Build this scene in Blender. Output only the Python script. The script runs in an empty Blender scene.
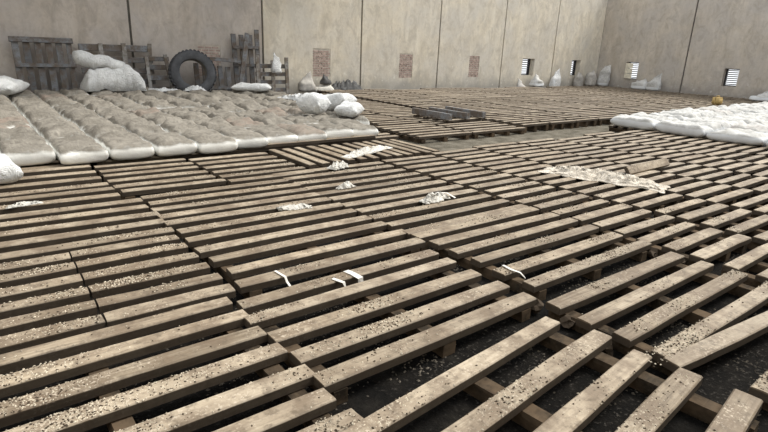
import bpy, bmesh, math, random
from mathutils import Vector, Matrix, noise, Euler
random.seed(7)
R = math.radians
scn = bpy.context.scene
C = scn.collection

# ------------------------------------------------------------------ camera
CAM_H = 1.74
pitch, roll, yaw = R(17.546), R(2.504), R(38.4)
def zrot(v):
    c, s = math.cos(-yaw), math.sin(-yaw)
    return Vector((c*v[0]-s*v[1], s*v[0]+c*v[1], v[2]))
_right = Vector((1, 0, 0)); _up = Vector((0, math.sin(pitch), math.cos(pitch))); _fw = Vector((0, math.cos(pitch), -math.sin(pitch)))
_rr = math.cos(roll)*_right + math.sin(roll)*_up
_uu = -math.sin(roll)*_right + math.cos(roll)*_up
_rr, _uu, _fw = zrot(_rr), zrot(_uu), zrot(_fw)
cam = bpy.data.cameras.new('camera'); cam.sensor_width = 36; cam.lens = 36*533.5/768
cam.clip_end = 400
co = bpy.data.objects.new('camera', cam); C.objects.link(co)
m = Matrix.Identity(4)
for i in range(3):
    m[i][0] = _rr[i]; m[i][1] = _uu[i]; m[i][2] = -_fw[i]
m[0][3], m[1][3], m[2][3] = 0, 0, CAM_H
co.matrix_world = m
scn.camera = co

# ------------------------------------------------------------------ light
w = bpy.data.worlds.new('world'); scn.world = w; w.use_nodes = True
bg = w.node_tree.nodes['Background']
bg.inputs[0].default_value = (0.95, 0.975, 1.0, 1); bg.inputs[1].default_value = 1.08
sun = bpy.data.lights.new('sun', 'SUN'); sun.energy = 3.3; sun.angle = R(26); sun.color = (1.0, 0.955, 0.87)
so = bpy.data.objects.new('sun', sun); C.objects.link(so)
SUN_DIR = Vector((-0.62, 0.13, -0.78))           # low sun veiled by haze, coming in over the right-hand wall
so.rotation_euler = SUN_DIR.to_track_quat('-Z', 'Y').to_euler()
so.location = (20, 5, 12)
scn.view_settings.view_transform = 'Standard'
scn.view_settings.look = 'None'
scn.view_settings.exposure = 0.34
scn.view_settings.gamma = 1
scn.view_settings.use_curve_mapping = False

# ------------------------------------------------------------------ helpers
def link(name, me, mat=None, parent=None, loc=(0, 0, 0), rot=(0, 0, 0), scale=(1, 1, 1)):
    o = bpy.data.objects.new(name, me)
    C.objects.link(o)
    if mat is not None and me is not None and not me.materials:
        me.materials.append(mat)
    o.location = loc; o.rotation_euler = rot; o.scale = scale
    if parent is not None: o.parent = parent
    return o
def tag(o, label, cat, group=None, kind=None):
    o['label'] = label; o['category'] = cat
    if group: o['group'] = group
    if kind: o['kind'] = kind
    return o
def empty(name, loc=(0, 0, 0), rz=0.0):
    o = bpy.data.objects.new(name, None); C.objects.link(o)
    o.empty_display_size = 0.1
    o.location = loc; o.rotation_euler = (0, 0, rz)
    return o
def mesh_of(bm, name, smooth=False):
    me = bpy.data.meshes.new(name); bmesh.ops.recalc_face_normals(bm, faces=bm.faces)
    bm.to_mesh(me); bm.free()
    if smooth:
        for p in me.polygons: p.use_smooth = True
    return me
def box(bm, x0, x1, y0, y1, z0, z1, mtx=None):
    vs = [bm.verts.new((x, y, z)) for z in (z0, z1) for y in (y0, y1) for x in (x0, x1)]
    if mtx is not None:
        for v in vs: v.co = mtx @ v.co
    for f in ((0, 2, 3, 1), (4, 5, 7, 6), (0, 1, 5, 4), (2, 6, 7, 3), (0, 4, 6, 2), (1, 3, 7, 5)):
        bm.faces.new([vs[i] for i in f])
    return vs
def box_mesh(x0, x1, y0, y1, z0, z1, bevel=0.0, name='box'):
    bm = bmesh.new(); box(bm, x0, x1, y0, y1, z0, z1)
    if bevel: bmesh.ops.bevel(bm, geom=list(bm.edges), offset=bevel, segments=1, affect='EDGES')
    return mesh_of(bm, name)
def tube(bm, pts, radii, seg=10, cap=True):
    rings = []
    n = len(pts)
    for i, p in enumerate(pts):
        p = Vector(p)
        d = (Vector(pts[min(i+1, n-1)]) - Vector(pts[max(i-1, 0)])).normalized()
        a = d.orthogonal().normalized() if abs(d.z) < .9 else Vector((1, 0, 0))
        a = (a - d*a.dot(d)).normalized(); b = d.cross(a)
        r = radii[i] if hasattr(radii, '__len__') else radii
        rings.append([bm.verts.new(p + r*(math.cos(2*math.pi*k/seg)*a + math.sin(2*math.pi*k/seg)*b)) for k in range(seg)])
    for i in range(n-1):
        for k in range(seg):
            bm.faces.new((rings[i][k], rings[i][(k+1) % seg], rings[i+1][(k+1) % seg], rings[i+1][k]))
    if cap:
        bm.faces.new(rings[0][::-1]); bm.faces.new(rings[-1])
ORD = ['zeroth', 'first', 'second', 'third', 'fourth', 'fifth', 'sixth', 'seventh', 'eighth', 'ninth', 'tenth', 'eleventh', 'twelfth',
       'thirteenth', 'fourteenth', 'fifteenth', 'sixteenth', 'seventeenth', 'eighteenth', 'nineteenth', 'twentieth', 'twenty-first', 'twenty-second',
       'twenty-third', 'twenty-fourth', 'twenty-fifth', 'twenty-sixth', 'twenty-seventh', 'twenty-eighth', 'twenty-ninth', 'thirtieth']

# ------------------------------------------------------------------ materials
class NT:
    def __init__(s, name, rough=0.85, spec=0.2):
        s.m = bpy.data.materials.new(name); s.m.use_nodes = True
        s.t = s.m.node_tree; s.b = s.t.nodes['Principled BSDF']
        s.b.inputs['Roughness'].default_value = rough
        s.b.inputs['Specular IOR Level'].default_value = spec
    def n(s, typ, **kw):
        nd = s.t.nodes.new(typ)
        for k, v in kw.items(): setattr(nd, k, v)
        return nd
    def l(s, a, b): s.t.links.new(a, b)
    def noise(s, vec, scale, detail=4, rough=.55, dist=0.0):
        nd = s.n('ShaderNodeTexNoise'); nd.inputs['Scale'].default_value = scale
        nd.inputs['Detail'].default_value = detail; nd.inputs['Roughness'].default_value = rough
        nd.inputs['Distortion'].default_value = dist
        if vec is not None: s.l(vec, nd.inputs['Vector'])
        return nd.outputs['Fac']
    def ramp(s, fac, stops):
        nd = s.n('ShaderNodeValToRGB'); el = nd.color_ramp.elements
        while len(el) < len(stops): el.new(0.5)
        for e, (p, c) in zip(el, stops):
            e.position = p; e.color = (*c, 1) if hasattr(c, '__len__') else (c, c, c, 1)
        s.l(fac, nd.inputs[0]); return nd.outputs[0]
    def mix(s, fac, a, b, mode='MIX'):
        nd = s.n('ShaderNodeMix', data_type='RGBA', blend_type=mode)
        for sock, v in ((nd.inputs[0], fac), (nd.inputs[6], a), (nd.inputs[7], b)):
            if hasattr(v, 'is_linked'): s.l(v, sock)
            elif hasattr(v, '__len__'): sock.default_value = (*v, 1)
            else: sock.default_value = v
        return nd.outputs[2]
    def mapping(s, vec, scale=(1, 1, 1), loc=None):
        nd = s.n('ShaderNodeMapping'); nd.inputs['Scale'].default_value = scale
        s.l(vec, nd.inputs[0])
        if loc is not None: s.l(loc, nd.inputs['Location'])
        return nd.outputs[0]
    def math(s, op, a, b=0.0):
        nd = s.n('ShaderNodeMath', operation=op)
        for i, v in enumerate((a, b)):
            if hasattr(v, 'is_linked'): s.l(v, nd.inputs[i])
            else: nd.inputs[i].default_value = v
        return nd.outputs[0]
    def bump(s, h, strength=.3, dist=.01):
        nd = s.n('ShaderNodeBump'); nd.inputs['Strength'].default_value = strength; nd.inputs['Distance'].default_value = dist
        s.l(h, nd.inputs['Height']); s.l(nd.outputs[0], s.b.inputs['Normal'])
    def color(s, c):
        if hasattr(c, 'is_linked'): s.l(c, s.b.inputs['Base Color'])
        else: s.b.inputs['Base Color'].default_value = (*c, 1)

def wood_mat(name, dark, mid, pale, dusty=0.5, grey=None):
    t = NT(name, (.6) if name == 'weathered_wood' else .95, .32 if name == 'weathered_wood' else .05)
    tc = t.n('ShaderNodeTexCoord').outputs['Object']
    oi = t.n('ShaderNodeObjectInfo').outputs['Random']
    off = t.n('ShaderNodeCombineXYZ'); t.l(t.math('MULTIPLY', oi, 37.0), off.inputs[0]); t.l(t.math('MULTIPLY', oi, 91.0), off.inputs[1]); t.l(t.math('MULTIPLY', oi, 53.0), off.inputs[2])
    v = t.mapping(tc, (1, 1, 1), off.outputs[0])
    g = t.mapping(tc, (1.2, 26, 26), off.outputs[0])
    grain = t.noise(g, 1.6, 5, .6, .4)
    blot = t.noise(v, 4.5, 5, .6)
    fine = t.noise(v, 60, 3, .6)
    c = t.ramp(grain, [(.25, dark), (.5, mid), (.78, pale)])
    # each board weathered by a different amount
    c = t.mix(t.math('MULTIPLY', oi, .55), c, grey or (.30, .25, .19), 'MIX')
    tone = t.ramp(oi, [(0.0, .72), (.3, 1.15), (.55, .9), (.8, 1.22), (1.0, 1.0)])
    c = t.mix(1.0, c, tone, 'MULTIPLY')
    # dirt patches and clinging chaff dust
    c = t.mix(t.ramp(blot, [(.40, 0.0), (.60, .75)]), c, (.13, .092, .06))
    c = t.mix(t.ramp(t.noise(v, 19, 5, .7), [(.5, 0.0), (.64, .6)]), c, (.10, .075, .05))
    spk = t.math('MULTIPLY', t.ramp(fine, [(.55, 0.0), (.66, 1.0)]), t.ramp(t.noise(v, 2.6, 3, .6), [(.48, 0.0), (.62, dusty)]))
    c = t.mix(spk, c, (.50, .43, .34) if name == 'weathered_wood' else mid)
    # sides below the upper face are darkened: their shade put into the colour
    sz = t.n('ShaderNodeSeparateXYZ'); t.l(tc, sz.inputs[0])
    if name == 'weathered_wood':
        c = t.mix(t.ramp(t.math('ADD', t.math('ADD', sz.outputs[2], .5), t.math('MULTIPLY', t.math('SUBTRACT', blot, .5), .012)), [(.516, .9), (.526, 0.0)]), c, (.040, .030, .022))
    t.color(c)
    t.bump(t.math('ADD', t.math('MULTIPLY', grain, .6), t.math('MULTIPLY', fine, .5)), .5, .006)
    return t.m
M = {}
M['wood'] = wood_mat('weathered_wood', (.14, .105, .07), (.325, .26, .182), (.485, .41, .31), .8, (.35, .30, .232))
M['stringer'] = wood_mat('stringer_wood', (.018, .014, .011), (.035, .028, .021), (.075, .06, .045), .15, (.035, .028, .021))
M['wood_grey_hazed'] = wood_mat('grey_hazed_wood', (.115, .122, .135), (.19, .20, .215), (.265, .27, .28), .2, (.21, .22, .235))  # bluish haze is tinted into this grey wood's colour
M['wood_pale'] = wood_mat('pale_grey_wood', (.22, .22, .21), (.32, .315, .30), (.42, .41, .39), .2, (.34, .33, .32))

def ground_mat():
    t = NT('husk_covered_earth', .97, .05)
    p = t.n('ShaderNodeNewGeometry').outputs['Position']
    big = t.noise(p, .9, 5, .6); fine = t.noise(p, 38, 4, .65); mid = t.noise(p, 7, 4, .6)
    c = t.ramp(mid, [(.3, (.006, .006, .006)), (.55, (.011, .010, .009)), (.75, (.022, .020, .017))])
    sp = t.math('MULTIPLY', t.ramp(fine, [(.56, 0.0), (.68, 1.0)]), t.ramp(big, [(.42, .05), (.62, .8)]))
    c = t.mix(sp, c, (.11, .10, .088))
    # the bare patch between the pallet fields is coloured paler
    sx = t.n('ShaderNodeSeparateXYZ'); t.l(p, sx.inputs[0])
    edge = t.math('ADD', sx.outputs[1], t.math('MULTIPLY', big, .8))
    yb = t.math('MULTIPLY', t.ramp(t.math('MULTIPLY', edge, .1), [(.655, 0.0), (.68, 1.0)]), t.ramp(t.math('MULTIPLY', edge, .1), [(.82, 1.0), (.87, 0.0)]))
    xb = t.ramp(t.math('MULTIPLY', sx.outputs[0], .05), [(.31, 0.0), (.34, 1.0)])
    dust = t.ramp(t.noise(p, 3.0, 6, .65), [(.35, (.075, .067, .052)), (.7, (.21, .19, .155))])
    c = t.mix(t.math('MULTIPLY', yb, xb), c, dust)
    t.color(c); t.bump(t.math('ADD', fine, mid), .8, .02)
    return t.m
M['ground'] = ground_mat()

def wall_mat(name='stained_plaster', k=1.0, grey=0.0):
    t = NT(name, .93, .1)
    p = t.n('ShaderNodeNewGeometry').outputs['Position']
    sx = t.n('ShaderNodeSeparateXYZ'); t.l(p, sx.inputs[0])
    z = sx.outputs[2]
    streak = t.noise(t.mapping(p, (1.6, 1.6, .55)), 1.5, 7, .68, .6)
    blot = t.noise(p, .8, 6, .6, .2)
    fine = t.noise(p, 9, 5, .65)
    c = t.ramp(streak, [(.28, (.43, .385, .31)), (.5, (.545, .495, .405)), (.72, (.63, .585, .495))])
    c = t.mix(t.ramp(blot, [(.4, 0.0), (.62, .75)]), c, (.47, .445, .40))
    c = t.mix(t.ramp(t.noise(t.mapping(p, (1, 1, .6)), 2.6, 8, .72, .8), [(.48, 0.0), (.66, .7)]), c, (.36, .325, .27))
    c = t.mix(t.ramp(fine, [(.5, 0.0), (.72, .4)]), c, (.38, .33, .26))
    # scuffed and damp-stained foot of the wall
    low = t.math('ADD', z, t.math('MULTIPLY', t.noise(p, 1.7, 5, .65), 1.5))
    c = t.mix(t.ramp(t.math('MULTIPLY', low, .4), [(.36, .8), (.62, 0.0)]), c, (.285, .268, .24))
    peel = t.math('MULTIPLY', t.ramp(t.noise(p, 5, 6, .7), [(.6, 0.0), (.66, .8)]), t.ramp(t.math('MULTIPLY', z, .4), [(.35, 1.0), (.65, 0.0)]))
    c = t.mix(peel, c, (.58, .56, .5))
    c = t.mix(1.0, c, (k, k*(1-.01*grey), k*(1+.03*grey)), 'MULTIPLY')
    t.color(c); t.bump(t.math('ADD', fine, streak), .25, .02)
    return t.m
M['wall'] = wall_mat(k=1.3)
M['wall_bluish'] = wall_mat('bluish_plaster', 1.02, 1.6)  # left bays: same plaster, darker and slightly bluer
M['wall_grey_shaded'] = wall_mat('grey_shaded_plaster', .95, 1.0)  # right wall: its shade darkened into a greyer copy of the plaster
def plain(name, col, var=.25, scale=8, rough=.85, spec=.2, bump=.2, bscale=None):
    t = NT(name, rough, spec)
    p = t.n('ShaderNodeTexCoord').outputs['Object']
    f = t.noise(p, scale, 5, .6)
    a = tuple(x*(1-var) for x in col); b = tuple(min(1, x*(1+var)) for x in col)
    t.color(t.ramp(f, [(.3, a), (.7, b)]))
    if bump: t.bump(t.noise(p, bscale or scale*4, 4, .6), bump, .01)
    return t.m
M['joint'] = plain('wall_joint_filler', (.13, .12, .105), .3, 5)
M['brick'] = plain('pinkish_brick', (.43, .33, .29), .35, 6)
M['mortar'] = plain('brick_mortar', (.56, .52, .45), .15, 10)
M['frame'] = plain('dark_window_frame', (.035, .035, .037), .3, 10, .5)
M['slat'] = plain('louvre_slat_paint', (.16, .15, .17), .2, 10, .5)
M['rubber'] = plain('dusty_rubber', (.085, .088, .095), .3, 6, .8)
M['rim'] = plain('dusty_inner_tyre', (.16, .15, .135), .25, 6, .8)
M['dark_rag'] = plain('dark_grey_rag', (.09, .09, .09), .4, 9)
M['grey_sack'] = plain('grey_sack_cloth', (.42, .40, .37), .25, 9)
M['yellow'] = plain('yellow_plastic', (.50, .36, .15), .2, 5, .55)
M['cap'] = plain('jerrycan_cap', (.10, .08, .06), .2, 5, .55)
M['lit_reveal'] = plain('lit_reveal_cream', (.80, .75, .62), .2, 6)
M['husk'] = plain('pale_husk', (.54, .48, .385), .35, 3, .95, .05, 0)
M['dark_crumb'] = plain('dark_husk_crumb', (.075, .058, .043), .4, 3, .95, .05, 0)
M['dark_husk'] = plain('ground_husk', (.13, .115, .095), .5, 3, .95, .05, 0)
M['tape'] = plain('white_plastic_tape', (.66, .64, .60), .2, 9, .6)

def sack_mat(name, top, top2, side, amount):
    """woven sack: clean side cloth, dust lying on whatever faces up, weave and creases in the relief"""
    t = NT(name, .85, .15)
    g = t.n('ShaderNodeNewGeometry'); tc = t.n('ShaderNodeTexCoord').outputs['Object']
    oi = t.n('ShaderNodeObjectInfo').outputs['Random']
    off = t.n('ShaderNodeCombineXYZ')
    for i, k in enumerate((23., 57., 11.)): t.l(t.math('MULTIPLY', oi, k), off.inputs[i])
    v = t.mapping(tc, (1, 1, 1), off.outputs[0])
    sp = t.n('ShaderNodeSeparateXYZ'); t.l(tc, sp.inputs[0])
    n1 = t.noise(v, 3.2, 6, .65); n2 = t.noise(v, 14, 4, .6)
    wv = t.noise(t.mapping(tc, (60, 60, 60)), 1.0, 2, .5)
    # dust has settled on the upper face of the sack (object height), ragged at its border
    up = t.math('ADD', sp.outputs[2], t.math('MULTIPLY', t.math('SUBTRACT', n1, .5), .09))
    rim = t.math('MAXIMUM', t.math('MULTIPLY', t.math('ABSOLUTE', sp.outputs[0]), 1.0), t.math('MULTIPLY', t.math('ABSOLUTE', sp.outputs[1]), .52))
    seamk = t.ramp(t.math('ADD', rim, t.math('MULTIPLY', t.math('SUBTRACT', n2, .5), .16)), [(.255, 1.0), (.31, .6)])
    k = t.math('MULTIPLY', t.math('MULTIPLY', t.ramp(up, [(.15, 0.0), (.178, 1.0)]), seamk), amount)
    dust = t.mix(t.ramp(n1, [(.35, 0.0), (.68, 1.0)]), top, top2)
    tone = t.ramp(oi, [(0.0, .86), (.3, 1.05), (.65, .94), (1.0, 1.12)])
    dust = t.mix(1.0, dust, tone, 'MULTIPLY')
    dust = t.mix(t.ramp(n2, [(.46, 0.0), (.66, .6)]), dust, tuple(x*.55 for x in top))
    fib = t.noise(t.mapping(v, (30, 6, 6)), 1.4, 5, .7, .5)
    dust = t.mix(t.ramp(fib, [(.5, 0.0), (.7, .5)]), dust, tuple(min(1, x*1.35) for x in top2))
    cl = t.mix(t.ramp(n1, [(.45, 0.0), (.8, .4)]), side, tuple(x*.72 for x in side))
    c = t.mix(k, cl, dust)
    # a few sacks are tinged with red dust
    red = t.math('MULTIPLY', t.ramp(oi, [(.93, 0.0), (.96, .5)]), k)
    c = t.mix(t.math('MULTIPLY', red, t.ramp(n1, [(.4, 0.0), (.6, 1.0)])), c, (.24, .165, .13))
    t.color(c); t.bump(t.math('ADD', t.math('MULTIPLY', wv, .25), n2), .5, .012)
    return t.m
M['sack_brown'] = sack_mat('dust_covered_sack', (.150, .134, .110), (.262, .240, .205), (.80, .80, .77), .98)
M['sack_white'] = sack_mat('white_woven_sack', (.33, .315, .28), (.62, .615, .60), (.66, .675, .69), .8)
def cloth_mat(name, a, b):
    t = NT(name, .85, .15)
    p = t.n('ShaderNodeTexCoord').outputs['Object']
    n1 = t.noise(p, 5, 6, .65); n2 = t.noise(p, 22, 4, .6)
    t.color(t.mix(t.ramp(n2, [(.5, 0.0), (.8, .45)]), t.ramp(n1, [(.3, a), (.65, b)]), tuple(x*.55 for x in a)))
    cr = t.math('ABSOLUTE', t.math('SUBTRACT', t.noise(p, 7, 5, .6, 1.2), .5))
    t.bump(t.math('ADD', t.math('MULTIPLY', cr, 3.0), t.math('MULTIPLY', n2, .5)), .9, .03); return t.m
M['sheet'] = cloth_mat('soiled_cream_cloth', (.56, .50, .42), (.76, .70, .61))
M['rag'] = cloth_mat('soiled_white_rag', (.55, .53, .48), (.74, .72, .67))
M['white_cloth'] = cloth_mat('white_woven_plastic', (.55, .56, .56), (.76, .77, .77))

# ------------------------------------------------------------------ setting
XR, YB, WH = 28.5, 17.25, 5.2        # right-hand wall, far wall, wall height
fl = link('floor', box_mesh(-6, XR+4, -4, YB+3, -.3, 0), M['ground']); fl['kind'] = 'structure'
WH2 = 6.5
JO = [.12, 4.12, 8.21, 12.22, 16.22, 20.30, 24.26]   # joints of the far wall
T = .42
def panel_mesh(a, b, holes, z1=WH):
    """wall slab along +X from a to b, face at y=0, thickness T behind; rectangular holes (x0,x1,z0,z1,depth): depth<T leaves a recess"""
    bm = bmesh.new()
    xs = sorted({a, b, *[h[0] for h in holes], *[h[1] for h in holes]})
    for x0, x1 in zip(xs, xs[1:]):
        hs = [h for h in holes if h[0] <= x0+1e-6 and h[1] >= x1-1e-6]
        if not hs: box(bm, x0, x1, 0, T, 0, z1); continue
        h = hs[0]
        box(bm, x0, x1, 0, T, 0, h[2]); box(bm, x0, x1, 0, T, h[3], z1)
        if h[4] < T: box(bm, x0, x1, h[4], T, h[2], h[3])
    return mesh_of(bm, 'wall_panel')
def build_wall(name, joints, holes, place, rz, WH=WH, mat='wall'):
    root = empty(name, place, rz); root['kind'] = 'structure'
    for a, b in zip(joints, joints[1:]):
        hs = [h for h in holes if h[0] > a and h[1] < b]
        link('panel', panel_mesh(a+.035, b-.035, hs, WH), M['wall_bluish' if mat == 'wall' and b < 8.5 else mat], root)
        link('joint', box_mesh(b-.04, b+.04, .05, T-.05, 0, WH-.02), M['joint'], root)
    return root
WIN_B = [(21.85, 22.78, .70, 1.50), (25.95, 26.75, .70, 1.50)]
BRK = [(6.02, 6.74, .62, 1.56), (10.13, 10.86, .62, 1.60), (14.12, 14.82, .58, 1.53), (18.14, 18.78, .62, 1.53)]
build_wall('wall_back', [-8.0, -3.95]+JO+[XR], [(*h, T+1) for h in WIN_B]+[(*h, .05) for h in BRK], (0, YB, 0), 0, WH2)
# right-hand wall: local x runs toward the viewer (world -Y)
WIN_R = [(14.92, 15.62, .66, 1.54), (10.12, 10.76, .66, 1.46)]
jr = [YB-12.57, YB-8.47, YB-4.37, YB-.27, YB+3.8]
build_wall('wall_right', [-.46]+jr, [(YB-h[1], YB-h[0], h[2], h[3], T+1) for h in WIN_R], (XR, YB, 0), -math.pi/2, WH, 'wall_grey_shaded')
lw = link('wall_left', box_mesh(-6.4, -6, -4, YB+.4, 0, WH2), M['wall']); lw['kind'] = 'structure'
lw = link('added_front_wall', box_mesh(-6.4, XR+.4, -4.4, -4, 0, WH2), M['wall']); lw['kind'] = 'structure'  # unseen wall added behind the camera to cut low sky light on plank fronts
# unseen slab added above the left bays to shade that stretch of wall
bm = bmesh.new(); box(bm, -6.4, 12.2, 13.8, YB+.02, WH2, WH2+.2)# box(bm, -6.4, XR+.4, -4.4, 0.6, WH2, WH2+.2); box(bm, 23.2, XR+.42, 12.6, YB+.02, 5.4, 5.6)
ce = link('shade_slab', mesh_of(bm, 'shade_slab'), M['joint']); ce['kind'] = 'structure'

def louvre(name, x0, x1, z0, z1, n, parent_loc, rz):
    root = empty(name, parent_loc, rz); root['kind'] = 'structure'
    bm = bmesh.new(); t_ = .045; y0, y1 = T-.16, T-.02
    box(bm, x0, x0+t_, y0, y1, z0, z1); box(bm, x1-t_, x1, y0, y1, z0, z1)
    box(bm, x0, x1, y0, y1, z0, z0+t_); box(bm, x0, x1, y0, y1, z1-t_, z1)
    link('window_frame', mesh_of(bm, 'window_frame'), M['frame'], root)
    sm = box_mesh(x0+t_, x1-t_, -.045, .045, -.006, .006, 0, 'slat')
    for i in range(n):
        z = z0+t_+(z1-z0-2*t_)*(i+.5)/n
        link('slat', sm, M['slat'], root, (0, (y0+y1)/2, z), (R(-24), 0, 0))
    return root
louvre('window_1', *WIN_B[0], 7, (0, YB, 0), 0)
louvre('window_2', *WIN_B[1], 7, (0, YB, 0), 0)
for k, h in enumerate(WIN_R):
    louvre('window_%d' % (k+3), YB-h[1], YB-h[0], h[2], h[3], 8, (XR, YB, 0), -math.pi/2)
# added pale board: light on the far right window's reveal put into its colour
sh = empty('trim_1', (XR-.02, 15.60, .66)); sh['kind'] = 'structure'
bm = bmesh.new()
for i in range(3): box(bm, -.46, .0, -.02+.004*i, .02, .03+.27*i, .28+.27*i)
link('lit_reveal_board', mesh_of(bm, 'lit_reveal'), M['lit_reveal'], sh, rot=(0, 0, R(75)))

def bricked(x0, x1, z0, z1):
    bm = bmesh.new(); bh, bl, j = .058, .20, .026
    z, row = z0+.01, 0
    while z+bh < z1:
        x = x0+.008-(bl/2 if row % 2 else 0)
        while x < x1-.02:
            a, b = max(x, x0+.008), min(x+bl, x1-.008)
            if b-a > .04:
                d = random.uniform(-.008, .012)
                box(bm, a, b, .004-d, .05, z, z+bh)
            x += bl+j
        z += bh+j; row += 1
    return mesh_of(bm, 'brick_courses')
for i, h in enumerate(BRK):
    e = empty('trim_%d' % (i+2), (0, YB, 0)); e['kind'] = 'structure'
    o = link('brick_courses', bricked(*h), M['brick'], e); o['kind'] = 'stuff'
    link('mortar_bed', box_mesh(h[0], h[1], .02, .052, h[2], h[3]), M['mortar'], e)

# ------------------------------------------------------------------ pallets
PT, PZ = .055, .145                 # plank thickness, height of the deck's top
def plank_mesh(L, W, Th, seed):
    rnd = random.Random(seed); bm = bmesh.new(); n = 7
    ch = .007; rings = []
    bow = rnd.uniform(-.004, .003); ph = rnd.uniform(0, 9)
    e0, e1 = rnd.uniform(-.008, .008), rnd.uniform(-.008, .008)
    for i in range(n+1):
        u = i/n; x = -L/2+L*u
        wob = .0025*math.sin(ph+u*7)+rnd.uniform(-.002, .002)
        wl = -W/2+wob+(rnd.uniform(0, .004) if i in (0, n) else 0); wr = W/2+.0025*math.sin(ph*2+u*9)+rnd.uniform(-.002, .002)-(rnd.uniform(0, .004) if i in (0, n) else 0)
        zt = Th/2+bow*(1-(2*u-1)**2)-(rnd.uniform(0, .003) if i in (0, n) else 0)
        zb = -Th/2+bow*(1-(2*u-1)**2)
        sk = (e0 if i == 0 else e1 if i == n else 0)
        prof = [(wl, zb, 0), (wl, zt-ch, 0), (wl+ch*1.2, zt, 0), (0, zt+rnd.uniform(-.002, .002), 0), (wr-ch*1.2, zt, 0), (wr, zt-ch, 0), (wr, zb, 0)]
        rings.append([bm.verts.new((x+sk*(y/W), y, z)) for y, z, _ in prof])
    k = len(rings[0])
    for a, b in zip(rings, rings[1:]):
        for j in range(k): bm.faces.new((a[j], b[j], b[(j+1) % k], a[(j+1) % k]))
    bm.faces.new(rings[0]); bm.faces.new(rings[-1][::-1])
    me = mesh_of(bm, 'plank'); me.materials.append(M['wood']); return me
LENS = {1.0: [], 1.15: [], 1.7: []}
for L in LENS:
    for s in range(7): LENS[L].append(plank_mesh(L, .115+.008*(s % 3), PT, int(L*100)+s))
STR = []
for s in range(4):
    bm = bmesh.new(); box(bm, -.045, .045, -.5, .5, -.042, .042)
    for v in bm.verts: v.co.x += random.uniform(-.008, .008); v.co.z += random.uniform(-.003, .001)
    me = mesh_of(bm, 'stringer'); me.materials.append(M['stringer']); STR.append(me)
NP = [0]
def plank(parent, xc, yc, L, rz=0, dz=0, rx=0, ry=0, wscale=1, mat=None):
    key = min(LENS, key=lambda k: abs(k-L)); me = random.choice(LENS[key])
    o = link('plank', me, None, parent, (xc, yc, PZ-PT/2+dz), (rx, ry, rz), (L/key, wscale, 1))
    if mat is not None:
        o.material_slots[0].link = 'OBJECT'; o.material_slots[0].material = mat
    return o
def pallet(x0, x1, ys, label, group, rot=0, split=None, skip_str=(), tilt=0, jit=1.0, along_y=False, nstr=3, edge=.10, wmul=1.0, lift=0.0):
    """deck of planks along X at the given Y centres, carried by stringers along Y"""
    cx, cy = (x0+x1)/2, (ys[0]+ys[-1])/2
    root = empty('wooden_pallet', (cx, cy, 0), R(rot)+(math.pi/2 if along_y else 0))
    L = x1-x0
    for y in ys:
        a = random.gauss(0, .35)*jit; dx = random.gauss(0, .012)*jit; dl = random.gauss(0, .012)*jit
        dz = random.uniform(-.004, .004)+lift
        if split:
            s = split-cx
            plank(root, (-L/2+s)/2, y-cy, s+L/2-.012, R(a), dz); plank(root, (s+L/2)/2, y-cy, L/2-s-.012, R(a), dz, wscale=wmul)
        else:
            plank(root, dx, y-cy, L+dl, R(a), dz, wscale=wmul)
    d = ys[-1]-ys[0]+.13
    for i in range(nstr):
        if i in skip_str: continue
        sx = -L/2+edge+(L-2*edge)*i/(nstr-1)
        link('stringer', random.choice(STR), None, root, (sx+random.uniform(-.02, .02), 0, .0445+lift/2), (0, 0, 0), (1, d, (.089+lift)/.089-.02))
    tag(root, label, 'pallet', group)
    NP[0] += 1
    return root
def spread(y0, y1, n): return [y0+(y1-y0)*i/(n-1) for i in range(n)]

G1 = 'wooden pallets laid over the near floor'
def near(x0, x1, ys, lab, **k): return pallet(x0, x1, [y+.03 for y in ys], lab, G1, **k)
# column A (left), nearest first
near(-.52, 1.19, [1.62, 1.82, 2.05, 2.31, 2.55, 2.78, 3.0], 'grey-brown slatted pallet at the lower left corner, nearest of the leftmost column', rot=.6)
near(-.43, 1.27, [3.2, 3.42, 3.66, 3.9, 4.15, 4.37], 'slatted pallet with each board in two pieces, second of the leftmost column', split=.47)
near(-.42, 1.29, [4.6, 4.86, 5.12, 5.4, 5.66], 'weathered slatted pallet with a white scrap on it, third of the leftmost column', rot=-.6)
near(-.53, 1.16, [5.97, 6.24, 6.48, 6.82, 7.17, 7.5], 'dark slatted pallet in front of the brown sacks, last of the leftmost column')
# column B
near(1.12, 2.83, [.52, .80, 1.05, 1.31, 1.6], 'skewed pallet with a split grey board at the bottom edge of the view', rot=5.2, jit=2.2)
near(1.19, 2.89, [1.96, 2.2, 2.46, 2.72, 2.94], 'wide-gapped pallet with a blunt thick board, second column, one behind the skewed pallet', rot=1.2, jit=1.5)
near(1.31, 3.01, [3.23, 3.47, 3.75, 3.99, 4.25, 4.5], 'slatted pallet with chaff-dusted boards in the second column, third from the bottom edge', rot=.4)
near(1.31, 3.01, [4.75, 4.98, 5.22, 5.46, 5.72], 'slatted pallet with a crumpled paper scrap in the second column, fourth from the bottom edge', rot=-.4)
near(1.19, 2.32, [6.06, 6.32, 6.6, 6.88, 7.15, 7.43], 'short slatted pallet before the brown sacks, second from the left along them')
near(2.37, 3.52, [5.98, 6.24, 6.5, 6.76, 7.05, 7.33], 'short slatted pallet before the brown sacks, third from the left along them', rot=.6)
# two pallets turned crosswise in front of the sacks
for xa, xb, lab in ((3.63, 4.93, 'pallet with boards turned crosswise, left one before the sacks'), (5.0, 6.2, 'pallet with boards turned crosswise, right one beside the bare earth')):
    n = 6; ys = spread(-(xb-xa)/2+.09, (xb-xa)/2-.09, n)
    p = pallet(-.62, .62, ys, lab, G1, along_y=True, jit=1.5)
    p.location = ((xa+xb)/2, 6.97, 0)
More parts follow.
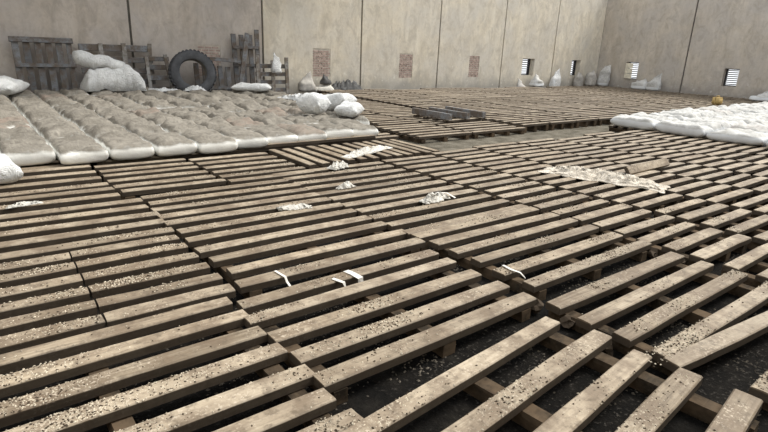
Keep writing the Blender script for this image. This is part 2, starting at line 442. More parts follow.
# column C
near(2.93, 4.72, [1.06, 1.31, 1.55, 1.79], 'pallet of four long pale boards at the right of the skewed pallet', rot=-.2, jit=1.2)
near(3.05, 4.76, [2.1, 2.37, 2.62, 2.86, 3.1], 'slatted pallet of sandy boards in the third column, one behind the four long pale boards', rot=-.4)
near(3.01, 4.72, [3.32, 3.45, 3.71, 3.97, 4.21, 4.45], 'slatted pallet with two boards butted side by side and a white rag, third column', rot=.2)
near(2.99, 4.70, [4.72, 4.98, 5.24, 5.5, 5.75, 6.0], 'slatted pallet in the third column just before the crosswise pallets', rot=.4)
near(3.02, 4.74, [.05, .33, .60], 'pallet at the lower right corner, mostly out of view, one board showing', rot=1.0)
# shorter columns to the right
COLS = [(4.79, 5.79, 1.0), (5.85, 6.90, 1.02), (6.96, 8.09, 1.12), (8.12, 9.21, 1.1), (9.25, 10.36, 1.1), (10.39, 11.48, 1.1), (11.52, 12.62, 1.1)]
STARTS = [.42, 1.30, 1.17, 1.6, 2.0, 2.35, 2.7]
rnd = random.Random(3)
for ci, ((xa, xb, L), y0) in enumerate(zip(COLS, STARTS)):
    y = y0; row = 1
    while y < 6.1:
        n = rnd.choice((4, 5, 5, 6)); p = rnd.uniform(.236, .25)
        if y+p*(n-1) > 6.3: n = max(2, int((6.3-y)/p)+1)
        ys = [y+p*i for i in range(n)]
        rows = ORD[row]
        near(xa+rnd.uniform(-.01, .015), xb+rnd.uniform(-.02, .01), ys,
             'short slatted pallet, %s from the near end in the %s column from the left' % (rows, ORD[ci+4]), rot=rnd.gauss(0, .35), edge=.09)
        y = ys[-1]+p+rnd.uniform(.0, .03); row += 1
# far deck along the walls
G2 = 'wooden pallets of the far deck'
rnd = random.Random(11)
edges = []; x = 6.5
while x < 27.9:
    l = rnd.choice((1.7, 1.7, 1.15, 1.7, 1.0)); 
    if x+l > 28.35: l = 28.35-x
    if l < .7: break
    edges.append((x, x+l)); x += l+rnd.uniform(.03, .07)
    if len(edges) == 2: x = 9.98 if x > 9.9 else x
for ci, (xa, xb) in enumerate(edges):
    y = 8.05 if xa < 9.6 else 7.72
    if xa < 9.6: y = 7.62
    row = 1
    while y < 16.75:
        n = rnd.choice((5, 6, 6, 7)); p = rnd.uniform(.255, .28)
        if y+p*(n-1) > 16.9: n = int((16.9-y)/p)+1
        if n < 3: break
        ys = [y+p*i for i in range(n)]
        if xa < 8.8: ys = [v for v in ys if v < 16.15]
        if len(ys) < 2: break
        x0 = max(xa, 6.45+(ys[-1]+.1-8.1)*.19+.14) if ys[-1] > 8.8 else xa
        if y > 14.9: x0 = max(xa, 7.0) if xa < 9 else xa
        if xb-x0 > .75:
            q = pallet(x0, xb, ys, 'dusty far deck pallet, %s row from its front, %s column from its left' % (ORD[row], ORD[ci+1]), G2,
                   rot=rnd.gauss(0, .5), jit=1.2, wmul=rnd.uniform(.74, .94), lift=.055 if xa > 9.9 else 0.0, nstr=4 if xb-x0 > 1.5 else 3)
        y = ys[-1]+p+rnd.uniform(.0, .05); row += 1
# upturned pallet on the near left corner of the far deck: its bearers stand up
e = empty('wooden_pallet', (9.33, 9.42, PZ), R(2))
for i in range(3):
    so_ = link('stringer', STR[i], None, e, (-.58+.58*i, 0, PT+.085), (0, 0, R(random.uniform(-2, 2))), (1.1, 1.3, 1.6))
    so_.material_slots[0].link = 'OBJECT'; so_.material_slots[0].material = M['wood_grey_hazed']
for i in range(4): plank(e, 0, -.5+.33*i, 1.3, R(random.uniform(-1, 1)), -PZ+PT)
tag(e, 'upturned dark pallet with three bearers showing, lying on the far deck', 'pallet')

# pallets that carry the first white sacks and the first brown sacks (their ends show)
def lone_plank(name, p0, p1, z, label, rx=0, wscale=1.0):
    p0, p1 = Vector((*p0, z)), Vector((*p1, z)); d = p1-p0
    L = d.length; key = min(LENS, key=lambda k: abs(k-L))
    o = link(name, random.choice(LENS[key]), None, None, (p0+p1)/2, (rx, 0, math.atan2(d.y, d.x)), (L/key, wscale, 1))
    return tag(o, label, 'board')
lone_plank('loose_board', (2.88, 1.02), (4.25, .88), PZ-.022, 'loose brown board lying askew at the lower right, against a chaff-covered board')
lone_plank('loose_board', (7.35, 3.74), (8.66, 3.80), PZ+.055, 'brown board propped on its edge beside the crumpled cream sheet', rx=R(52))
lone_plank('loose_board', (3.35, 7.78), (5.9, 7.86), PZ+.026, 'long board lying along the front of the brown sacks')
lone_plank('loose_board', (4.86, .72), (5.35, .78), PZ+.03, 'short stub of board at the right edge of the view')

# ------------------------------------------------------------------ sacks
def sack_mesh(L, W, H, seed, mat, lump=.012, nu=22, nv=12, plump=.24, sq=(14, 9)):
    """pillow shaped filled sack, L along Y, W along X, resting at z=0"""
    bm = bmesh.new(); rnd = random.Random(seed); off = Vector((rnd.uniform(0, 50), rnd.uniform(0, 50), seed*3.1))
    def pt(u, v, top):
        # u along the length, v across; corners pulled into little ears
        ear = .012*(abs(u)**6)*(abs(v)**6)
        y = L/2*u*(1-.035*abs(v)**3*(1-abs(u)**8)) ; x = W/2*v*(1-.05*(1-abs(u)**2)*0-.04*abs(u)**4*(1-abs(v)**8))
        y += math.copysign(ear, u); x += math.copysign(ear*.6, v)
        pr = max(0.0, (1-abs(u)**sq[0])*(1-abs(v)**sq[1]))**plump
        rim = .5*H
        z = rim+(H-rim)*pr if top else rim*(1-pr)
        n = noise.noise(Vector((x*5, y*4, 0))+off)
        if top: z += lump*n*pr*2+lump*.7*noise.noise(Vector((x*14, y*10, 3))+off)*pr
        edge = max(abs(u), abs(v))
        x += .010*noise.noise(Vector((y*7, z*9, 7))+off); y += .012*noise.noise(Vector((x*7, z*9, 1))+off)
        return Vector((x, y, max(z, 0.0)))
    def warp(t): return math.sin(t*math.pi/2)**1 if abs(t) < 1 else t
    us = [warp(-1+2*i/nu) for i in range(nu+1)]; vs = [warp(-1+2*j/nv) for j in range(nv+1)]
    T_ = [[bm.verts.new(pt(u, v, True)) for v in vs] for u in us]
    B_ = [[None]*(nv+1) for _ in us]
    for i, u in enumerate(us):
        for j, v in enumerate(vs):
            B_[i][j] = T_[i][j] if i in (0, nu) or j in (0, nv) else bm.verts.new(pt(u, v, False))
    for i in range(nu):
        for j in range(nv):
            bm.faces.new((T_[i][j], T_[i+1][j], T_[i+1][j+1], T_[i][j+1]))
            bm.faces.new((B_[i][j], B_[i][j+1], B_[i+1][j+1], B_[i+1][j]))
    me = mesh_of(bm, 'sack', True); me.materials.append(mat); return me
BROWN = [sack_mesh(1.05, .545, .215, 100+i, M['sack_brown'], .026, sq=(10, 7), plump=.27) for i in range(7)]
WHITE = [sack_mesh(1.04, .53, .22, 200+i, M['sack_white'], .026, plump=.34, sq=(7, 5)) for i in range(7)]
rnd = random.Random(21)
GB = 'brown dusty sacks laid flat in rows'
row = 0; y = 8.1; nb = 0
off_ = [rnd.uniform(-.12, .12) for _ in range(20)]
while y < 15.9:
    xr = 6.45+(y-8.1)*.19
    k = 0; x = .55
    while x < xr-.2:
        fan = max(0.0, x-2.6)/4.0*(y-8.1)*.0
        if y > 15.2 and x > 4.4: break
        yy = y+rnd.uniform(-.012, .012)+off_[k]
        yy += (.25 if x < .8 else 0)+max(0, (x-3)*.12)
        o = link('sack', rnd.choice(BROWN), None, None, (x, yy, PZ if row < 1 else 0), (R(rnd.uniform(-1, 1)), R(rnd.uniform(-1.5, 1.5)), R(rnd.uniform(-.7, .7)-max(0, x-3)*1.6+(0 if rnd.random() < .5 else 180))),
                 (1+rnd.uniform(-.02, .02), 1, rnd.uniform(.93, 1.08) if row < 1 else rnd.uniform(1.58, 1.76)))
        tag(o, 'dust-browned flat sack, %s row from the front, %s from the left' % (ORD[row+1], ORD[k+1]), 'sack', GB)
        k += 1; nb += 1
        x += .577+max(0, x-2.5)*.012*(y-8.1)*.25
    y += 1.09; row += 1
GW = 'white woven sacks laid flat along the right'
rnd = random.Random(22)
x = 12.72; col = 0
while x < 27.9:
    yt = 7.0+(x-12.6)*.045
    y = yt-.55; k = 0
    ymin = 2.6+(x-12.6)*.10
    while y > ymin-.6:
        o = link('sack', rnd.choice(WHITE), None, None, (x+rnd.uniform(-.01, .01), y+rnd.uniform(-.02, .02), PZ if col == 0 else 0), (R(rnd.uniform(-2, 2)), R(rnd.uniform(-3, 3)), R(rnd.uniform(-1, 1)+(0 if rnd.random() < .5 else 180))),
                 (1, 1, rnd.uniform(.95, 1.2) if col == 0 else rnd.uniform(1.5, 1.9)))
        tag(o, 'white flat sack, %s line from the near edge, %s from the deck' % (ORD[col+1], ORD[k+1]), 'sack', GW)
        if col == 0:
            pass
        y -= 1.11; k += 1
    x += .60; col += 1
# pallets under the front lines of sacks
yy = 8.0
for i, (xa, xb) in enumerate(((-.45, 1.2), (1.25, 2.93), (2.98, 4.66), (4.71, 6.45))):
    pallet(xa, xb, spread(7.72+.05*i, 8.52+.05*i, 4), 'pallet mostly hidden under the front row of brown sacks, %s from the left' % ORD[i+1], 'pallets under the front row of brown sacks')
for i, yc in enumerate((2.6, 3.9, 5.2, 6.45)):
    pallet(12.46, 13.0, spread(yc-.5, yc+.5, 5), 'pallet mostly hidden under the near line of white sacks, %s from the near end' % ORD[i+1], 'pallets under the near line of white sacks')

# bulging, standing and leaning sacks
def standing_sack(seed, W, D, H, mat, lean=.0, tie=.75, lump=.03, open_top=False):
    bm = bmesh.new(); rnd = random.Random(seed); off = Vector((seed*7.3, 1, 2)); nz, na = 16, 22
    rings = []
    for i in range(nz+1):
        t = i/nz
        if t < .12: s = .80+.20*math.sin(t/.12*math.pi/2)
        elif t < tie: s = 1.0-.10*((t-.12)/(tie-.12))**2
        else:
            q = (t-tie)/(1-tie); s = .9-.66*q**1.2
        zz = H*t; ring = []
        for k in range(na):
            a = 2*math.pi*k/na; ca, sa = math.cos(a), math.sin(a)
            e = .62
            x = W/2*(s if t < tie else s+(.78-s)*.55)*math.copysign(abs(ca)**e, ca); y = D/2*s*math.copysign(abs(sa)**e, sa)
            if t > tie: y *= 1-.75*min(1, (t-tie)/(1-tie)*1.4)
            nz_ = noise.noise(Vector((x*4, y*4, zz*4))+off)*lump*(1+t) + noise.noise(Vector((x*11, y*11, zz*7))+off)*lump*.5
            r = 1+nz_/max(W, D)*2
            ring.append(bm.verts.new((x*r+lean*zz*zz/H, y*r, zz+(max(0, t-tie)*x*1.3 if lean > 0 else -max(0, t-tie)*x*1.1)+(noise.noise(Vector((ca*2, sa*2, 5))+off)*.10 if i == nz else 0))))
        rings.append(ring)
    for a, b in zip(rings, rings[1:]):
        for k in range(na): bm.faces.new((a[k], a[(k+1) % na], b[(k+1) % na], b[k]))
    bm.faces.new(rings[0][::-1])
    c = bm.verts.new(sum((v.co for v in rings[-1]), Vector())/na-Vector((0, 0, .05)))
    for k in range(na): bm.faces.new((rings[-1][k], rings[-1][(k+1) % na], c))
    me = mesh_of(bm, 'standing_sack', True); me.materials.append(mat); return me
def put_stand(name, loc, rz, label, args, kw=None, rx=0, ry=0, group=None):
    o = link(name, standing_sack(*args, **(kw or {})), None, None, loc, (rx, ry, rz)); return tag(o, label, 'sack', group)
# three plump sacks on the far right end of the brown rows
top = .375
W0 = sack_mesh(.56, .46, .44, 302, M['white_cloth'], .035, plump=.55, sq=(4, 3))
tag(link('plump_sack', W0, None, None, (5.72, 9.72, .36), (0, 0, R(25))), 'plump white sack sitting on the brown rows, left one of the three', 'sack')
W3 = [sack_mesh(.78, .45, .36, 300, M['white_cloth'], .03, plump=.45, sq=(5, 4)), sack_mesh(.72, .46, .26, 301, M['white_cloth'], .03, plump=.45, sq=(5, 4))]
for me, loc, rot, lab in ((W3[0], (6.52, 10.05, .37), (R(-12), R(4), R(18)), 'plump white sack leaning back on the brown rows, rear middle one of the three'),
                          (W3[1], (6.27, 9.22, .36), (0, R(3), R(-48)), 'slumped white sack at the corner of the brown rows, right one of the three')):
    tag(link('plump_sack', me, None, None, loc, rot), lab, 'sack')
# sacks against the walls
put_stand('standing_sack', (22.45, 16.72, PZ+.055), R(10), 'pale sack slumped below the first louvred window', (1, .75, .5, .52, M['sack_white']), {'lean': -.05, 'tie': .55, 'lump': .06})
put_stand('standing_sack', (21.60, 17.0, 0), R(-12), 'small crumpled white sack left of the slumped one by the first window', (2, .5, .36, .50, M['sack_white']), {'lean': -.2, 'tie': .4, 'lump': .08})
put_stand('standing_sack', (24.33, 17.0, 0), R(5), 'white sack standing with a pointed top between the two far windows', (3, .78, .36, .97, M['white_cloth']), {'lean': .12, 'tie': .6})
put_stand('standing_sack', (26.45, 17.0, 0), R(4), 'greyish sack standing in the corner, left of three', (4, .62, .36, .86, M['grey_sack']), {'lean': -.03, 'tie': .8})
put_stand('standing_sack', (27.15, 16.75, PZ+.055), R(-8), 'greyish sack standing in the corner, middle of three', (5, .6, .45, .74, M['grey_sack']), {'lean': .05, 'tie': .85})
put_stand('standing_sack', (28.08, 16.55, PZ+.055), R(-70), 'tall pale sack with a twisted neck standing in the corner, right of three', (6, .60, .5, 1.08, M['sack_white']), {'lean': .12, 'tie': .72})
put_stand('standing_sack', (28.08, 14.45, PZ+.055), R(-90), 'low pale sack against the right wall, beside the taller folded one', (7, .85, .45, .46, M['sack_white']), {'lean': .05, 'tie': .7})
put_stand('standing_sack', (28.08, 13.72, PZ+.055), R(-90), 'pale sack with a folded peak against the right wall near the third window', (8, .72, .45, .72, M['sack_white']), {'lean': .14, 'tie': .55})
put_stand('slumped_sack', (27.3, 8.5, PZ+.055), R(-70), 'pale sack lying by the foot of the right wall at the edge of the view', (9, 1.1, .6, .40, M['sack_white']), {'lean': .1, 'tie': .5})
put_stand('slumped_sack', (9.62, 16.85, PZ), R(0), 'grey humped sack leaning on the far wall below the second bricked opening', (10, .62, .42, .56, M['grey_sack']), {'lean': .02, 'tie': .5})
put_stand('slumped_sack', (10.3, 16.85, PZ), R(0), 'pale low bag with a dark bundle on it at the foot of the far wall', (11, .85, .42, .24, M['rag']), {'lean': .02, 'tie': .6})

# ------------------------------------------------------------------ cloth
def crumple(L, W, H, seed, nu=46, nv=22, taper=.25, ridge=9, thick=.006):
    """heap of loose cloth: long axis X, folds running mostly lengthways, ragged outline, thin solid"""
    bm = bmesh.new(); off = Vector((seed*5.1, seed*2.7, 0)); vs = []
    for i in range(nu+1):
        u = -1+2*i/nu; row = []
        for j in range(nv+1):
            v = -1+2*j/nv
            wob = .22*noise.noise(Vector((u*2.3, v*.4, 9))+off)
            ww = W/2*(1-taper*abs(u)**2)*(1+.25*noise.noise(Vector((u*4, 3, 1))+off))
            x = L/2*u*(1+.06*noise.noise(Vector((v*5, 1, 2))+off)); y = ww*v+W*wob
            dome = max(0.0, (1-abs(u)**3)*(1-abs(v)**2.2))
            f = abs(noise.noise(Vector((u*L*2.2, v*ridge*.32, 4))+off)); f2 = noise.noise(Vector((u*L*7, v*ridge*.9, 8))+off)
            z = H*dome*(.35+.95*(1-2.2*f)**2)+H*.16*f2*(.25+dome)
            x += .03*noise.noise(Vector((u*9, v*9, 11))+off); y += .03*noise.noise(Vector((u*9, v*9, 15))+off)
            row.append(bm.verts.new((x, y, max(z, .001))))
        vs.append(row)
    for i in range(nu):
        for j in range(nv): bm.faces.new((vs[i][j], vs[i+1][j], vs[i+1][j+1], vs[i][j+1]))
    bmesh.ops.recalc_face_normals(bm, faces=bm.faces)
    g = bmesh.ops.extrude_face_region(bm, geom=bm.faces[:])
    for v in g['geom']:
        if isinstance(v, bmesh.types.BMVert): v.co.z += thick
    return mesh_of(bm, 'cloth', True)
def cloth(name, mat, loc, rz, label, *a, cat='cloth', rx=0, ry=0, **k):
    o = link(name, crumple(*a, **k), mat, None, loc, (rx, ry, rz)); return tag(o, label, cat)
d = math.atan2(3.12-4.42, 7.0-6.6)
cloth('crumpled_sheet', M['sheet'], (6.78, 3.78, PZ), d, 'large crumpled cream sheet spread over the pallets', 1.62, .56, .10, 3, nu=70, nv=34, ridge=13, taper=.2)
cloth('cloth_scrap', M['rag'], (3.99, 4.14, PZ), R(10), 'small white rag twisted across two boards, mid view', .42, .15, .075, 5, nu=26, nv=10)
cloth('cloth_scrap', M['rag'], (2.5, 4.62, PZ), R(-15), 'crumpled pale paper scrap on the second column of pallets', .34, .12, .04, 6, nu=22, nv=8)
cloth('cloth_scrap', M['rag'], (4.95, 6.72, PZ), R(19), 'long white torn rag where the crosswise pallets meet', 1.25, .2, .07, 7, nu=44, nv=12)
cloth('cloth_scrap', M['rag'], (3.92, 6.0, PZ), R(20), 'pale rag lump just in front of the crosswise pallets', .32, .16, .09, 8, nu=22, nv=8)
cloth('cloth_scrap', M['rag'], (3.42, 5.06, PZ), R(5), 'little white scrap at the end of a third column board', .26, .09, .06, 9, nu=18, nv=8)
cloth('cloth_scrap', M['rag'], (.32, 5.97, PZ), R(12), 'flat white scrap on the leftmost column of pallets', .30, .07, .03, 10, nu=18, nv=8)
# white sack slipped down at the left end of the brown sacks
o = link('slipped_sack', sack_mesh(1.5, .6, .28, 55, M['white_cloth'], .03, plump=.36, sq=(9, 6)), None, None, (-.02, 7.56, PZ), (R(0), R(4), R(9)))
tag(o, 'long white sack slipped off the left end of the brown rows', 'sack')
o = link('plump_sack', sack_mesh(1.4, .8, .34, 56, M['white_cloth'], .04, plump=.45, sq=(5, 4)), None, None, (.72, 15.0, .37), (0, 0, R(-20)))
tag(o, 'plump white sack lying at the far left behind the brown rows', 'sack')
o = link('plump_sack', sack_mesh(1.1, .5, .19, 57, M['white_cloth'], .04, plump=.45, sq=(5, 4)), None, None, (6.7, 14.9, .37), (0, 0, R(60)))
tag(o, 'white sack lying at the far end of the brown rows before the tall leaning pallets', 'sack')
cloth('white_sheet', M['white_cloth'], (6.95, 11.9, .37), R(-75), 'white plastic sheet along the right edge of the brown rows', 2.2, .5, .14, 12)

# draped white bundle against the leaning pallets
def hump(Wd, Dp, Hh, seed, n=40):
    bm = bmesh.new(); off = Vector((seed*3.3, 2, seed)); vs = []
    for i in range(n+1):
        u = -1+2*i/n; row = []
        for j in range(13):
            v = -1+2*j/12
            prof = (1-abs(u)**4)**.6
            x = Wd/2*u*(1-.12*(1-abs(v))); y = Dp/2*v
            z = Hh*prof*(1-abs(v)**3)**.7*(.75+.35*noise.noise(Vector((u*1.7, .5, 1))+off))
            z += (.09*noise.noise(Vector((x*6, y*6, 3))+off)+.22*abs(noise.noise(Vector((x*3.1+y*2, y*2, 5))+off))-.06)*prof
            y += .08*noise.noise(Vector((x*5, z*5, 6))+off); x += .05*noise.noise(Vector((y*6, z*6, 8))+off)
            row.append(bm.verts.new((x, y, max(z, 0))))
        vs.append(row)
    for i in range(n):
        for j in range(12): bm.faces.new((vs[i][j], vs[i+1][j], vs[i+1][j+1], vs[i][j+1]))
    bm.faces.new([vs[i][0] for i in range(n+1)][::-1]+[vs[i][12] for i in range(n+1)])
    return mesh_of(bm, 'hump', True)
e = empty('draped_bundle', (3.2, 15.72, .37))
link('cloth_heap', hump(1.5, .8, 1.04, 4), M['white_cloth'], e)
bm = bmesh.new()
pts = [(-.72+.14*i, .05*math.sin(i*.8), .90-.025*i+.03*math.sin(i*1.7)) for i in range(9)]
tube(bm, pts, [.15, .19, .18, .17, .165, .16, .15, .14, .10], 14)
for v in bm.verts: v.co += Vector((-.1, -.06, -.09))+Vector((.02, .03, .03))*noise.noise(v.co*6)
link('rolled_sack', mesh_of(bm, 'rolled_sack', True), M['white_cloth'], e)
tag(e, 'heap of white woven cloth with a rolled sack on top, before the leaning pallets', 'cloth')
cloth('white_strip', M['white_cloth'], (4.4, 15.9, .30), R(6), 'long pale cloth strip on the sacks before the ladder-like pallet', 1.3, .22, .08, 14, nu=30, nv=8)
cloth('cloth_scrap', M['white_cloth'], (5.35, 15.75, .32), R(0), 'white scraps lying before the big tyre', .62, .25, .12, 15, nu=24, nv=10)
cloth('dark_rags', M['dark_rag'], (11.35, 16.95, PZ), R(0), 'dark rubble and rags along the foot of the far wall', 1.5, .4, .34, 16, nu=30, nv=10)
put_stand('dark_bundle', (10.42, 16.86, PZ+.235), R(20), 'dark round bundle on the pale bag by the far wall', (12, .42, .32, .30, M['dark_rag']), {'tie': .5})

# ------------------------------------------------------------------ leaning pallets, tyre
def board(parent, name, x0, x1, y0, y1, z0, z1, mat, shear=0.0):
    bm = bmesh.new(); vs = box(bm, x0, x1, y0, y1, z0, z1)
    for v in vs: v.co.x += shear*(v.co.z)
    me = mesh_of(bm, name); me.materials.append(mat)
    return link(name, me, None, parent)
def leaning(loc, lean, rz, label, uprights, rails, ymat, rmat, upfront=False):
    e = empty('leaning_pallet', loc, 0); e.rotation_euler = (R(-lean), 0, R(rz))
    for (x, wd, z0, z1, sh) in uprights:
        board(e, 'plank', x-wd/2, x+wd/2, *((-.09, -.045) if upfront else (-.02, .03)), z0, z1, ymat, sh)
    for (x0, x1, z, h) in rails:
        board(e, 'rail', x0, x1, *((-.04, .03) if upfront else (-.10, -.025)), z-h/2, z+h/2, rmat)
    tag(e, label, 'pallet'); return e
G_, P_ = M['wood_grey_hazed'], M['wood_pale']
leaning((1.87, 16.72, .0), 10, 0, 'large grey pallet leaning on the far wall at the far left, boards upright',
        [(-.6, .15, .02, 1.56, 0), (-.36, .15, .02, 1.58, 0), (-.11, .15, .02, 1.56, 0), (.13, .15, .02, 1.58, 0), (.37, .15, .02, 1.55, 0), (.6, .13, .02, 1.57, 0)],
        [(-.72, .70, 1.56, .13), (-.66, .70, .92, .09), (-.7, .7, .12, .09)], G_, G_)
leaning((3.65, 16.78, .0), 9, 0, 'grey pallet leaning behind the white bundle, boards lying across and rails upright',
        [(-.42, .11, .02, 1.52, 0), (.17, .12, .02, 1.55, 0), (.72, .11, .02, 1.56, .10)],
        [(-.95, .92, .22, .14), (-.95, .92, .50, .14), (-.95, .92, .80, .15), (-.95, .92, 1.10, .14), (-.95, .92, 1.42, .17)], P_, G_, True)
leaning((4.72, 16.62, .0), 11, 2, 'small grey pallet leaning between the white bundle and the big tyre',
        [(-.36, .09, .02, 1.2, 0), (.28, .10, .02, 1.28, -.08)],
        [(-.4, .34, .3, .13), (-.4, .34, .62, .13), (-.4, .30, .92, .13), (-.4, .28, 1.16, .12)], P_, G_, True)
leaning((6.3, 16.72, .0), 9, 0, 'low grey pallet with a sloping top board, leaning right of the big tyre',
        [(-.5, .14, .02, 1.05, 0), (-.25, .14, .02, 1.03, 0), (.0, .14, .02, 1.0, 0), (.25, .14, .02, .98, 0), (.5, .14, .02, .95, 0)],
        [(-.62, .62, .3, .09)], G_, G_)
tb = board(None, 'loose_board', -.9, .78, -.03, .03, -.05, .05, G_); tb.location = (6.4, 16.66, 1.17); tb.rotation_euler = (R(-9), R(3.5), 0)
tag(tb, 'grey board lying along the top of the low pallet right of the tyre', 'board')
leaning((7.45, 16.78, .0), 7, 0, 'tall grey pallet of upright boards leaning by the wall joint, highest of the row',
        [(-.36, .15, .02, 1.96, 0), (-.10, .15, .02, 1.94, 0), (.16, .15, .02, 1.95, .02), (.38, .14, .02, 2.12, .03)],
        [(-.46, .48, .35, .09), (-.46, .48, 1.0, .09), (-.44, .46, 1.55, .09)], G_, G_)
tb = board(None, 'leaning_board', -.07, .07, -.025, .025, 0, 2.05, G_); tb.location = (6.98, 16.45, .0); tb.rotation_euler = (R(-8), R(13), 0)
tag(tb, 'single grey board propped slantwise on the tall pallet', 'board')
leaning((8.12, 16.42, .0), 4, 0, 'knee-high grey pallet with crosswise boards, beside the tall one, a white bag over it',
        [(-.50, .12, .02, 1.32, 0), (.02, .12, .02, 1.18, 0), (.52, .12, .02, 1.28, 0)],
        [(-.55, .57, .25, .13), (-.55, .57, .50, .13), (-.55, .57, .75, .13), (-.55, .57, 1.0, .13)], P_, G_, True)
o = link('hanging_bag', standing_sack(31, .42, .22, .52, M['white_cloth'], lump=.06, tie=.3), None, None, (8.18, 16.22, .80), (0, 0, R(8)))
tag(o, 'crumpled white bag hung on the low crosswise pallet by the wall joint', 'bag')

q = pallet(4.75, 6.15, spread(15.75, 16.6, 4), 'flat pallet behind the brown rows, under the big tyre', None)
# big tyre leaning on the far wall
e = empty('tyre', (5.46, 16.12, .15)); e.scale = (1.12, 1, 1.12); e.rotation_euler = (R(-12), 0, R(-8))
prof = [(.34, -.13), (.36, -.17), (.45, -.185), (.53, -.165), (.565, -.12), (.575, 0), (.565, .12), (.53, .165), (.45, .185), (.36, .17), (.34, .13)]
bm = bmesh.new(); rings = []
NS = 48
for k in range(NS):
    a = 2*math.pi*k/NS
    rings.append([bm.verts.new((r*math.cos(a), y, .575+r*math.sin(a))) for r, y in prof])
for k in range(NS):
    A, B = rings[k], rings[(k+1) % NS]
    for j in range(len(prof)-1): bm.faces.new((A[j], B[j], B[j+1], A[j+1]))
link('tread_carcass', mesh_of(bm, 'tread', True), M['rubber'], e)
bm = bmesh.new()
for k in range(36):
    a = 2*math.pi*k/36
    for s in (-1, 1):
        mt = Matrix.Translation((0, 0, .575)) @ Matrix.Rotation(-a, 4, 'Y') @ Matrix.Translation((.575, s*.075, 0)) @ Matrix.Rotation(s*.4, 4, 'X')
        box(bm, -.01, .016, -.06, .06, -.022, .022, mt)
o = link('tread_lugs', mesh_of(bm, 'lugs'), M['rubber'], e); o['kind'] = 'stuff'
bm = bmesh.new()
rr_ = []
for k in range(NS):
    a = 2*math.pi*k/NS
    rr_.append([bm.verts.new((r*math.cos(a), y, .575+r*math.sin(a))) for r, y in ((.345, -.12), (.42, 0), (.345, .12))])
for k in range(NS):
    A, B = rr_[k], rr_[(k+1) % NS]
    for j in range(2): bm.faces.new((A[j], B[j], B[j+1], A[j+1]))
link('inner_liner', mesh_of(bm, 'liner', True), M['rim'], e)
tag(e, 'big dusty black tyre leaning upright among the grey pallets', 'tyre')

# yellow jerrycan on the far deck
e = empty('jerrycan', (22.5, 8.5, PZ+.055), R(-30)); e.scale = (.62, .62, .75)
bm = bmesh.new(); box(bm, -.27, .27, -.16, .16, 0, .36)
bmesh.ops.bevel(bm, geom=list(bm.edges), offset=.045, segments=2, affect='EDGES')
link('canister_body', mesh_of(bm, 'canister', True), M['yellow'], e)
bm = bmesh.new(); tube(bm, [(-.12, 0, .345), (-.1, 0, .42), (.08, 0, .42), (.1, 0, .345)], .022, 8)
link('handle', mesh_of(bm, 'handle', True), M['yellow'], e)
bm = bmesh.new(); tube(bm, [(.2, 0, .35), (.2, 0, .40)], .04, 12)
link('cap', mesh_of(bm, 'cap'), M['cap'], e)
tag(e, 'yellow plastic jerrycan standing on the far deck before the right wall', 'jerrycan')

# ------------------------------------------------------------------ strips, scraps and litter
def strip(pts, wd, label, name='plastic_strip'):
    bm = bmesh.new(); prev = None
    n = len(pts)
    for i, p in enumerate(pts):
        p = Vector(p); dvec = (Vector(pts[min(i+1, n-1)])-Vector(pts[max(0, i-1)])).normalized()
        s = dvec.cross(Vector((0, 0, 1)))
        s = (Vector((1, 0, 0)) if s.length < .2 else s.normalized())
        q = [bm.verts.new(p+s*wd/2), bm.verts.new(p-s*wd/2), bm.verts.new(p-s*wd/2+Vector((0, -.003, .003))), bm.verts.new(p+s*wd/2+Vector((0, -.003, .003)))]
        if prev:
            for k in range(4): bm.faces.new((prev[k], q[k], q[(k+1) % 4], prev[(k+1) % 4]))
        else: bm.faces.new(q)
        prev = q
    bm.faces.new(prev[::-1])
    return tag(link(name, mesh_of(bm, name), M['tape']), label, 'strip')
strip([(2.06, 3.03, PZ), (2.07, 2.95, PZ+.004), (2.075, 2.86, PZ+.002), (2.08, 2.858, PZ-.05), (2.09, 2.856, PZ-.11)], .05, 'white plastic strip folded over the edge of a second column board')
strip([(1.62, 3.30, PZ+.002), (1.63, 3.16, PZ+.004), (1.635, 3.142, PZ-.03), (1.66, 3.06, PZ-.10)], .018, 'thin white string hanging between two second column boards')
strip([(1.90, 2.96, PZ+.003), (1.93, 2.86, PZ+.003), (1.94, 2.852, PZ-.03), (1.95, 2.84, PZ-.08)], .03, 'short white strip stuck on a second column board end')
strip([(3.16, 2.46, PZ+.003), (3.14, 2.36, PZ+.006), (3.16, 2.29, PZ+.002), (3.19, 2.26, PZ-.04)], .022, 'white string loop at the left end of a third column board')
strip([(4.03, 4.28, PZ+.004), (4.10, 4.22, PZ+.05), (4.17, 4.14, PZ+.055), (4.22, 4.05, PZ+.012)], .035, 'white ribbon arching beside the twisted rag, mid view')

def grains(name, mat, pts, size, label):
    verts, faces = [], []
    for (x, y, z) in pts:
        s = size*random.uniform(.5, 1.5); a = random.uniform(0, 6.28); b = random.uniform(.35, .8)
        c, si = math.cos(a)*s, math.sin(a)*s; i = len(verts)
        verts += [(x+c, y+si, z), (x-si*b, y+c*b, z), (x-c, y-si, z), (x+si*b, y-c*b, z), (x, y, z+s*.7)]
        faces += [(i, i+1, i+4), (i+1, i+2, i+4), (i+2, i+3, i+4), (i+3, i, i+4)]
    me = bpy.data.meshes.new(name); me.from_pydata(verts, [], faces); me.update()
    o = link(name, me, mat); return tag(o, label, 'litter', kind='stuff')
bpy.context.view_layer.update()
planks_near = []
for o in C.objects:
    if o.name.split('.')[0] == 'plank' and o.parent and o.parent.get('group') == G1:
        mw = o.matrix_world
        if mw.translation.length < 7.5 and abs(mw.translation.z-(PZ-PT/2)) < .02: planks_near.append((o, mw.copy(), max(v.co.x for v in o.data.vertices)))
rnd = random.Random(5); pts = []
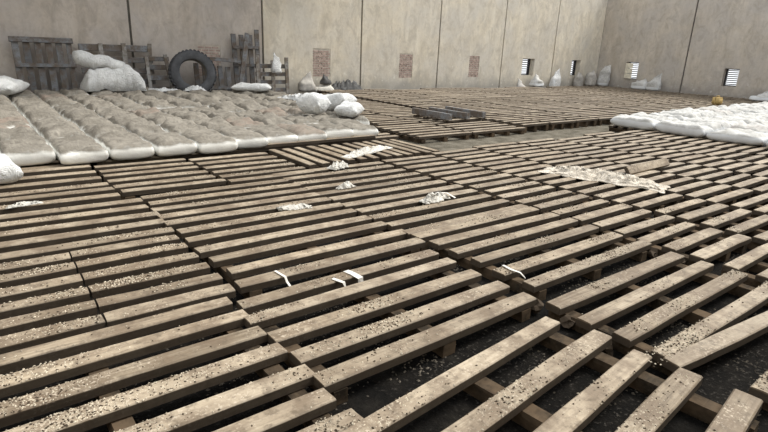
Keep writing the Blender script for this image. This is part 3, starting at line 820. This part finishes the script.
for o, mw, hl in planks_near:
    dd = mw.translation.length
    dens = 1.0 if dd < 4.5 else .5
    for _ in range(rnd.choice((0, 1, 1, 2, 3))):
        cx, sp = rnd.uniform(-hl, hl), rnd.uniform(.05, .22)
        for _ in range(int(rnd.choice((30, 60, 110, 190))*dens)):
            lx = cx+rnd.gauss(0, sp); ly = rnd.uniform(-.058, .058)
            if abs(lx) < hl-.015: pts.append(mw @ Vector((lx, ly, PT/2+.001)))
    for _ in range(int(18*dens)):
        pts.append(mw @ Vector((rnd.uniform(-hl+.02, hl-.02), rnd.uniform(-.058, .058), PT/2+.001)))
# a heavy spill over the leftmost boards and on one board at the right
for o, mw, hl in planks_near:
    p = mw.translation
    if p.x < 1.2 and 2.0 < p.y < 2.9:
        for _ in range(320): pts.append(mw @ Vector((rnd.gauss(-.05 if p.y < 2.5 else -.35, .16)*1.0, rnd.uniform(-.06, .06), PT/2+.001)))
    if 3.2 < p.x < 4.2 and .95 < p.y < 1.2:
        for _ in range(380): pts.append(mw @ Vector((rnd.gauss(-.62, .16), rnd.uniform(-.06, .06), PT/2+.001)) if True else None)
grains('dark_husk_litter', M['dark_crumb'], pts[1::3], .0068, 'dark crumbs of husk and soil scattered over the near boards')
grains('husk_litter', M['husk'], [p for i, p in enumerate(pts) if i % 3 != 1], .0062, 'pale husk and chaff crumbs scattered over the near boards')
gp = []
for _ in range(240):
    cx, cy = rnd.uniform(0, 7), rnd.uniform(.6, 6)
    for _ in range(rnd.choice((15, 30, 60))): gp.append((cx+rnd.gauss(0, .10), cy+rnd.gauss(0, .06), .001))
grains('ground_litter', M['dark_husk'], gp, .009, 'grey husk crumbs lying on the dark earth between the boards')
print('pallets', NP[0], 'sacks', nb)
# little things in the gaps
e = empty('torn_packet', (1.98, 1.30, .002), R(30))
bm = bmesh.new(); box(bm, -.05, .05, -.035, .035, 0, .03); bmesh.ops.bevel(bm, geom=list(bm.edges), offset=.008, segments=1, affect='EDGES')
for v in bm.verts: v.co.z += .01*math.sin(v.co.x*60)
link('packet_body', mesh_of(bm, 'packet'), plain('red_packet_film', (.30, .035, .03), .2, 20, .4), e)
bm = bmesh.new(); box(bm, -.02, .035, -.036, .036, .0305, .0335)
link('white_panel', mesh_of(bm, 'panel'), M['tape'], e)
tag(e, 'small crushed red and white packet lying between two boards at the bottom', 'packet')
rnd = random.Random(9)
for i, (x, y) in enumerate(((2.98, 1.72), (2.96, 1.98), (2.90, 1.40), (4.80, 1.83), (4.77, 2.06), (3.0, 1.22))):
    bm = bmesh.new(); bmesh.ops.create_icosphere(bm, subdivisions=2, radius=.05)
    off = Vector((i*4.4, 1, 1))
    for v in bm.verts: v.co *= 1+.9*noise.noise(v.co*26+off); v.co.z *= .5
    zmin = min(v.co.z for v in bm.verts)
    for v in bm.verts: v.co.z -= zmin
    o = link('earth_clod', mesh_of(bm, 'clod'), M['dark_crumb'], None, (x, y, 0), (0, 0, i), (rnd.uniform(.8, 1.5), 1, rnd.uniform(1.2, 1.9)))
    tag(o, ('grey earth clod in the gap left of the four long pale boards', 'grey earth clod by the corner of the third column pallet', 'low earth clod beside the skewed pallet end',
            'earth clod in the gap before the fourth column of pallets', 'smaller clod in the gap before the fourth column, farther one', 'clod beside the end of the loose brown board')[i], 'clod')
